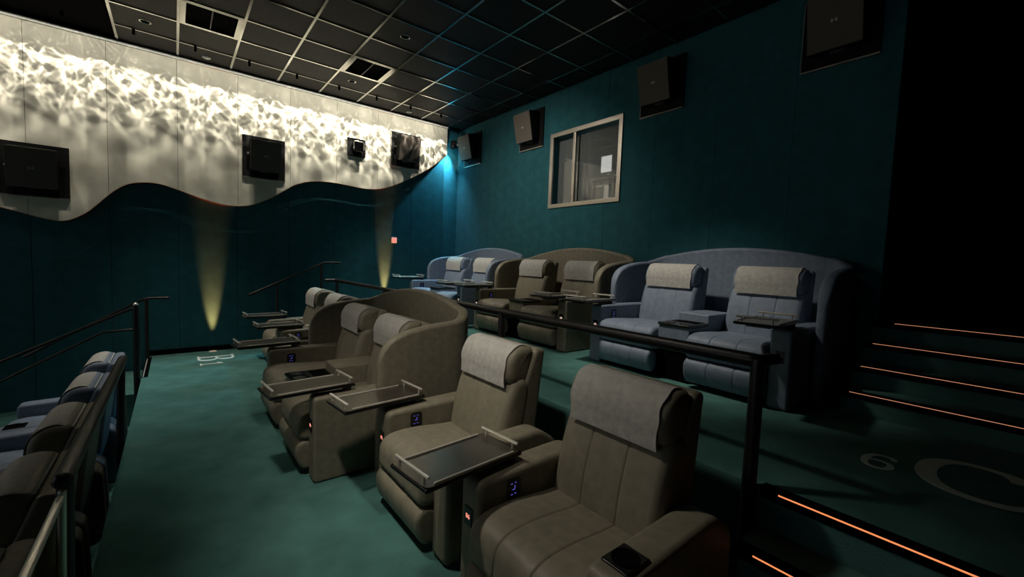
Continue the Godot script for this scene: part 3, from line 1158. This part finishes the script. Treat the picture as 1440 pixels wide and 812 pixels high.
func build_rails() -> void:
	rail("handrail", [W(0.73, 2.15, 1.10), W(0.755, 2.04, 1.10), W(0.79, 2.015, 1.10), W(4.0, 2.015, 1.095), W(6.98, 2.015, 1.085), W(7.0, 1.99, 1.085), W(7.0, 1.84, 1.085)], 0.026,
		[[W(0.755, 2.015, 1.10), W(0.755, 2.015, 0.25)], [W(2.63, 2.015, 1.09), W(2.63, 2.015, 0.25)], [W(5.0, 2.015, 1.09), W(5.0, 2.015, 0.25)], [W(6.96, 2.015, 1.08), W(6.96, 2.015, 0.25)]],
		"long black handrail in front of the upper row of loveseats", M.rail, 0.03)
	rail("handrail", [W(7.3, 0.86, 0.85), W(7.3, 1.90, 1.35), W(7.3, 1.95, 1.36), W(7.3, 2.17, 1.36)], 0.02,
		[[W(7.3, 1.23, 1.02), W(7.3, 1.23, 0.0)], [W(7.3, 1.86, 1.32), W(7.3, 1.86, 0.35)]],
		"sloping black stair handrail at the far wall behind the row of trays", M.rail, 0.022)
	rail("handrail", [W(6.3, -1.45, 0.265), W(6.3, -0.39, 0.80), W(6.3, -0.345, 0.81)], 0.017,
		[[W(6.3, -0.345, 0.84), W(6.3, -0.345, -0.5)]],
		"sloping handrail with a ball-topped post beside the lower stair", M.rail, 0.03)
	rail("handrail", [W(6.35, -1.5, 0.03), W(6.35, -0.62, 0.55), W(6.35, -0.36, 0.565)], 0.013,
		[], "thin lower bar of the stair railing under the sloping handrail", M.rail)
	rail("handrail", [W(7.4, -1.4, 0.15), W(7.4, -0.34, 0.80), W(7.4, -0.28, 0.82), W(7.4, -0.06, 0.82)], 0.017,
		[[W(7.4, -0.3, 0.8), W(7.4, -0.3, -0.18)]], "wall side stair handrail with a level end at the far wall", M.rail)
	rail("handrail", [W(4.42, -0.325, 0.62), W(2.15, -0.325, 0.645)], 0.03,
		[[W(4.3, -0.325, 0.61), W(4.3, -0.345, -0.5)], [W(2.2, -0.325, 0.63), W(2.2, -0.345, -0.5)]],
		"thick dark guard rail along the front edge of the middle platform", M.rail, 0.025)
	rail("handrail", [W(2.1, -0.325, 0.60), W(0.9, -0.325, 0.60)], 0.013,
		[[W(2.14, -0.325, 0.61), W(2.14, -0.345, -0.5)]], "bright steel rail continuing the thick dark guard rail", M.steel, 0.012)
	var k := thing("post_ball", "small polished ball on top of the lower stair railing post", "finial", W(6.3, -0.345, 0.85))
	var b := MB.new()
	b.lathe(Vector3.ZERO, [[0.004, -0.022], [0.02, -0.01], [0.023, 0.0], [0.02, 0.012], [0.004, 0.023]], 14)
	part("ball", b.done(60), M.steel, k)
	var k2 := thing("rail_end_cap", "polished round end cap of the thick dark guard rail", "end cap", W(4.44, -0.325, 0.62))
	var b2 := MB.new()
	b2.lathe(Vector3.ZERO, [[0.004, -0.026], [0.022, -0.014], [0.027, 0.0], [0.022, 0.016], [0.004, 0.028]], 14)
	part("cap", b2.done(60), M.steel, k2)


func _ready() -> void:
	# camera
	var cam := Camera3D.new()
	cam.name = "camera"
	cam.fov = 68.666
	cam.near = 0.03
	cam.far = 60.0
	add_child(cam)
	cam.transform = Transform3D(Basis(Vector3(0.781769, 0.038329, 0.622389), Vector3(0.010417, 0.997167, -0.074494), Vector3(-0.623482, 0.064720, 0.779155)).orthonormalized(), Vector3(0, 1.5, 0))
	cam.current = true
	# environment: a closed dark room
	var env := Environment.new()
	env.background_mode = Environment.BG_COLOR
	env.background_color = Color.BLACK
	env.tonemap_mode = Environment.TONE_MAPPER_LINEAR
	env.tonemap_exposure = 1.2
	env.sdfgi_enabled = true
	env.ssao_enabled = true
	env.ssil_enabled = true
	var we := WorldEnvironment.new()
	we.name = "environment"
	we.environment = env
	add_child(we)
	var sf := SystemFont.new()
	sf.font_names = PackedStringArray(["Droid Sans"])
	font = sf
	var ss := SystemFont.new()
	ss.font_names = PackedStringArray(["Droid Serif"])
	serif = ss
	materials()
	# ripple projectors that light the cream wall
	var s1 := slide_material(ripple_slide(4))
	var s2 := slide_material(ripple_slide(19))
	for k in range(-4, 7):
		ripple_lamp(7.04, 0.24 + 0.598 * k, lerpf(2.5, 4.1, smoothstep(-1.0, 5.0, k)), Color(1.0, 0.97, 0.9), s1 if posmod(k, 2) == 0 else s2, SLIDE_W,
			"tiny black ripple projector under the ceiling tiles facing the cream wall", "ripple projectors in front of the cream wall")
	# the cream wall goes on towards the screen, washed by a long lamp
	wall_washer(7.0, -8.6, -4.2, 6.0, "long black wall washer under the ceiling of the front part of the cream wall")

	build_floor()
	build_side_wall()
	build_rear_wall()
	build_ceiling()

	# row B
	recliner(1.13, 1.0, 0.0, M.taupe, "B6", "large taupe leather recliner next to the black rail post and lit steps", "single recliners of the middle row")
	recliner(2.12, 1.0, 0.0, M.taupe, "B5", "taupe leather recliner between the taupe loveseat and the recliner by the steps", "single recliners of the middle row")
	sofa(3.74, 0.69, 0.0, M.taupe, "B", 4, "taupe leather loveseat with curved shell in the middle row of recliners", "loveseats with curved shells")
	recliner(5.40, 1.0, 0.0, M.taupe, "B2", "taupe recliner directly behind the middle row loveseat's far wing", "single recliners of the middle row")
	recliner(6.38, 1.0, 0.0, M.taupe, "B1", "taupe recliner beside the side wall and its sloping handrail", "single recliners of the middle row")
	# row C
	sofa(1.92, 3.28, YC, M.blue, "C", 6, "blue leather loveseat beside the lit exit steps", "loveseats with curved shells")
	sofa(4.045, 3.28, YC, M.taupe, "C", 4, "taupe leather loveseat between the two blue ones under the projection window", "loveseats with curved shells")
	sofa(6.17, 3.28, YC, M.blue, "C", 2, "blue leather loveseat in the corner by the side wall", "loveseats with curved shells")
	# row A
	recliner(1.95, -1.15, YA, M.taupe, "A6", "taupe recliner of the lower row beside the bright steel rail", "recliners of the lower row", false, false)
	recliner(2.83, -1.15, YA, M.taupe, "A5", "taupe recliner in the middle of the lower row's three taupe ones", "recliners of the lower row", false, false)
	recliner(3.71, -1.15, YA, M.taupe, "A4", "taupe recliner of the lower row next to a blue recliner", "recliners of the lower row", false, false)
	recliner(4.59, -1.15, YA, M.blue, "A3", "blue recliner of the lower row next to a taupe recliner", "recliners of the lower row", false, false)
	recliner(5.47, -1.15, YA, M.blue, "A2", "blue recliner of the lower row nearest the side wall stair", "recliners of the lower row", false, false)

	build_rails()

	# speakers: rear wall, then side wall
	for e in [[7.12, "wall speaker on the teal wall in the corner beside the blue lamp"], [5.37, "wall speaker on the teal wall left of the projection window"], [3.0, "wall speaker on the teal wall right of the projection window"], [1.26, "wall speaker on the dark end of the teal wall by the exit"]]:
		speaker(W(e[0], REAR, 3.645), 0.0, e[1])
	for e in [[-1.28, 2.355, "wall speaker on the cream wall at the deepest dip of its wavy edge"], [1.085, 2.915, "wall speaker on the cream wall between two wave crests"], [3.37, 3.46, "wall speaker on the cream wall beside the small black device"]]:
		speaker(W(SIDE, e[0], e[1]), PI / 2, e[2])
	var dv := thing("wall_device", "small square black device with a pale rim on the cream wall", "device", W(SIDE, 2.47, 3.345))
	part("back_plate", boxmesh(Vector3(0, 0, 0.02), Vector3(0.30, 0.30, 0.04), 0.006), M.black, dv)
	part("case", boxmesh(Vector3(0.0, -0.005, 0.09), Vector3(0.17, 0.17, 0.12), 0.025), M.gloss_black, dv)
	part("rim", (func():
		var b := MB.new()
		b.tube([Vector3(-0.085, -0.05, 0.15), Vector3(-0.085, 0.06, 0.15), Vector3(-0.07, 0.08, 0.15), Vector3(0.07, 0.08, 0.15), Vector3(0.085, 0.06, 0.15), Vector3(0.085, -0.05, 0.15)], 0.006, 8)
		return b.done()).call(), M.steel, dv)
	part("mounting_cable", boxmesh(Vector3(0, 0.1, 0.07), Vector3(0.03, 0.03, 0.06), 0.01), M.steel, dv)
	var ps := thing("wall_sign", "tiny pink square sign on the dark teal wall above the second uplight", "sign", W(7.63, 3.22, 1.805))
	part("plate", boxmesh(Vector3(0, 0, 0.015), Vector3(0.10, 0.105, 0.03), 0.004), M.white, ps)
	part("face", boxmesh(Vector3(0, 0, 0.031), Vector3(0.094, 0.098, 0.002)), glow(Color(1.0, 0.62, 0.55), 0.75), ps)

	# blue ripple lamp in the corner
	var bl := thing("corner_spotlight", "small black spotlight throwing blue light into the wall corner", "lamp", W(7.57, REAR, 3.80))
	part("wall_disc", boxmesh(Vector3(-0.015, 0, 0), Vector3(0.03, 0.12, 0.12), 0.012), M.black, bl)
	part("stem", boxmesh(Vector3(-0.09, 0, 0), Vector3(0.14, 0.03, 0.03), 0.006), M.steel, bl)
	part("head", (func():
		var b := MB.new()
		b.lathe(Vector3(-0.19, 0, 0), [[0.02, 0.07], [0.055, 0.06], [0.06, 0.0], [0.052, -0.075], [0.046, -0.075], [0.044, -0.02], [0.01, -0.018]], 18, false)
		return b.done()).call(), M.black, bl)
	part("lens", boxmesh(Vector3(-0.19, -0.045, 0), Vector3(0.05, 0.004, 0.05)), glow(Color(0.35, 0.75, 1.0), 0.8), bl)
	var sp := SpotLight3D.new()
	sp.name = "blue_beam"
	sp.light_color = Color(0.5, 0.87, 1.0)
	sp.light_energy = 7.5
	sp.spot_angle = 48.0
	sp.spot_angle_attenuation = 1.0
	sp.spot_range = 30.0
	sp.light_size = 0.01
	sp.shadow_enabled = true
	sp.position = Vector3(-0.19, -0.08, 0.015)
	sp.look_at_from_position(sp.position, sp.position + Vector3(-0.42, -0.9, -0.01), Vector3.BACK)
	bl.add_child(sp)

	floor_uplight(7.53, 0.43, 0.0, 13.0, "round floor uplight in the carpet beside the letter B")
	floor_uplight(7.53, 3.05, YC, 13.0, "round floor uplight below the pink wall sign")

	floor_sign("B", 7.06, 0.43, 0.0, 0.42, 1.0, "white letter B set in the green carpet near the side wall")
	floor_sign("1", 6.72, 0.36, 0.0, 0.24, 1.0, "white figure 1 set in the green carpet beside the letter B")
	floor_sign("6", 0.46, 2.85, YC, 0.22, 1.0, "pale figure 6 in the dark carpet above the lit steps")
	floor_sign("C", 0.16, 2.98, YC, 0.52, 1.0, "large pale letter C in the dark carpet above the lit steps")
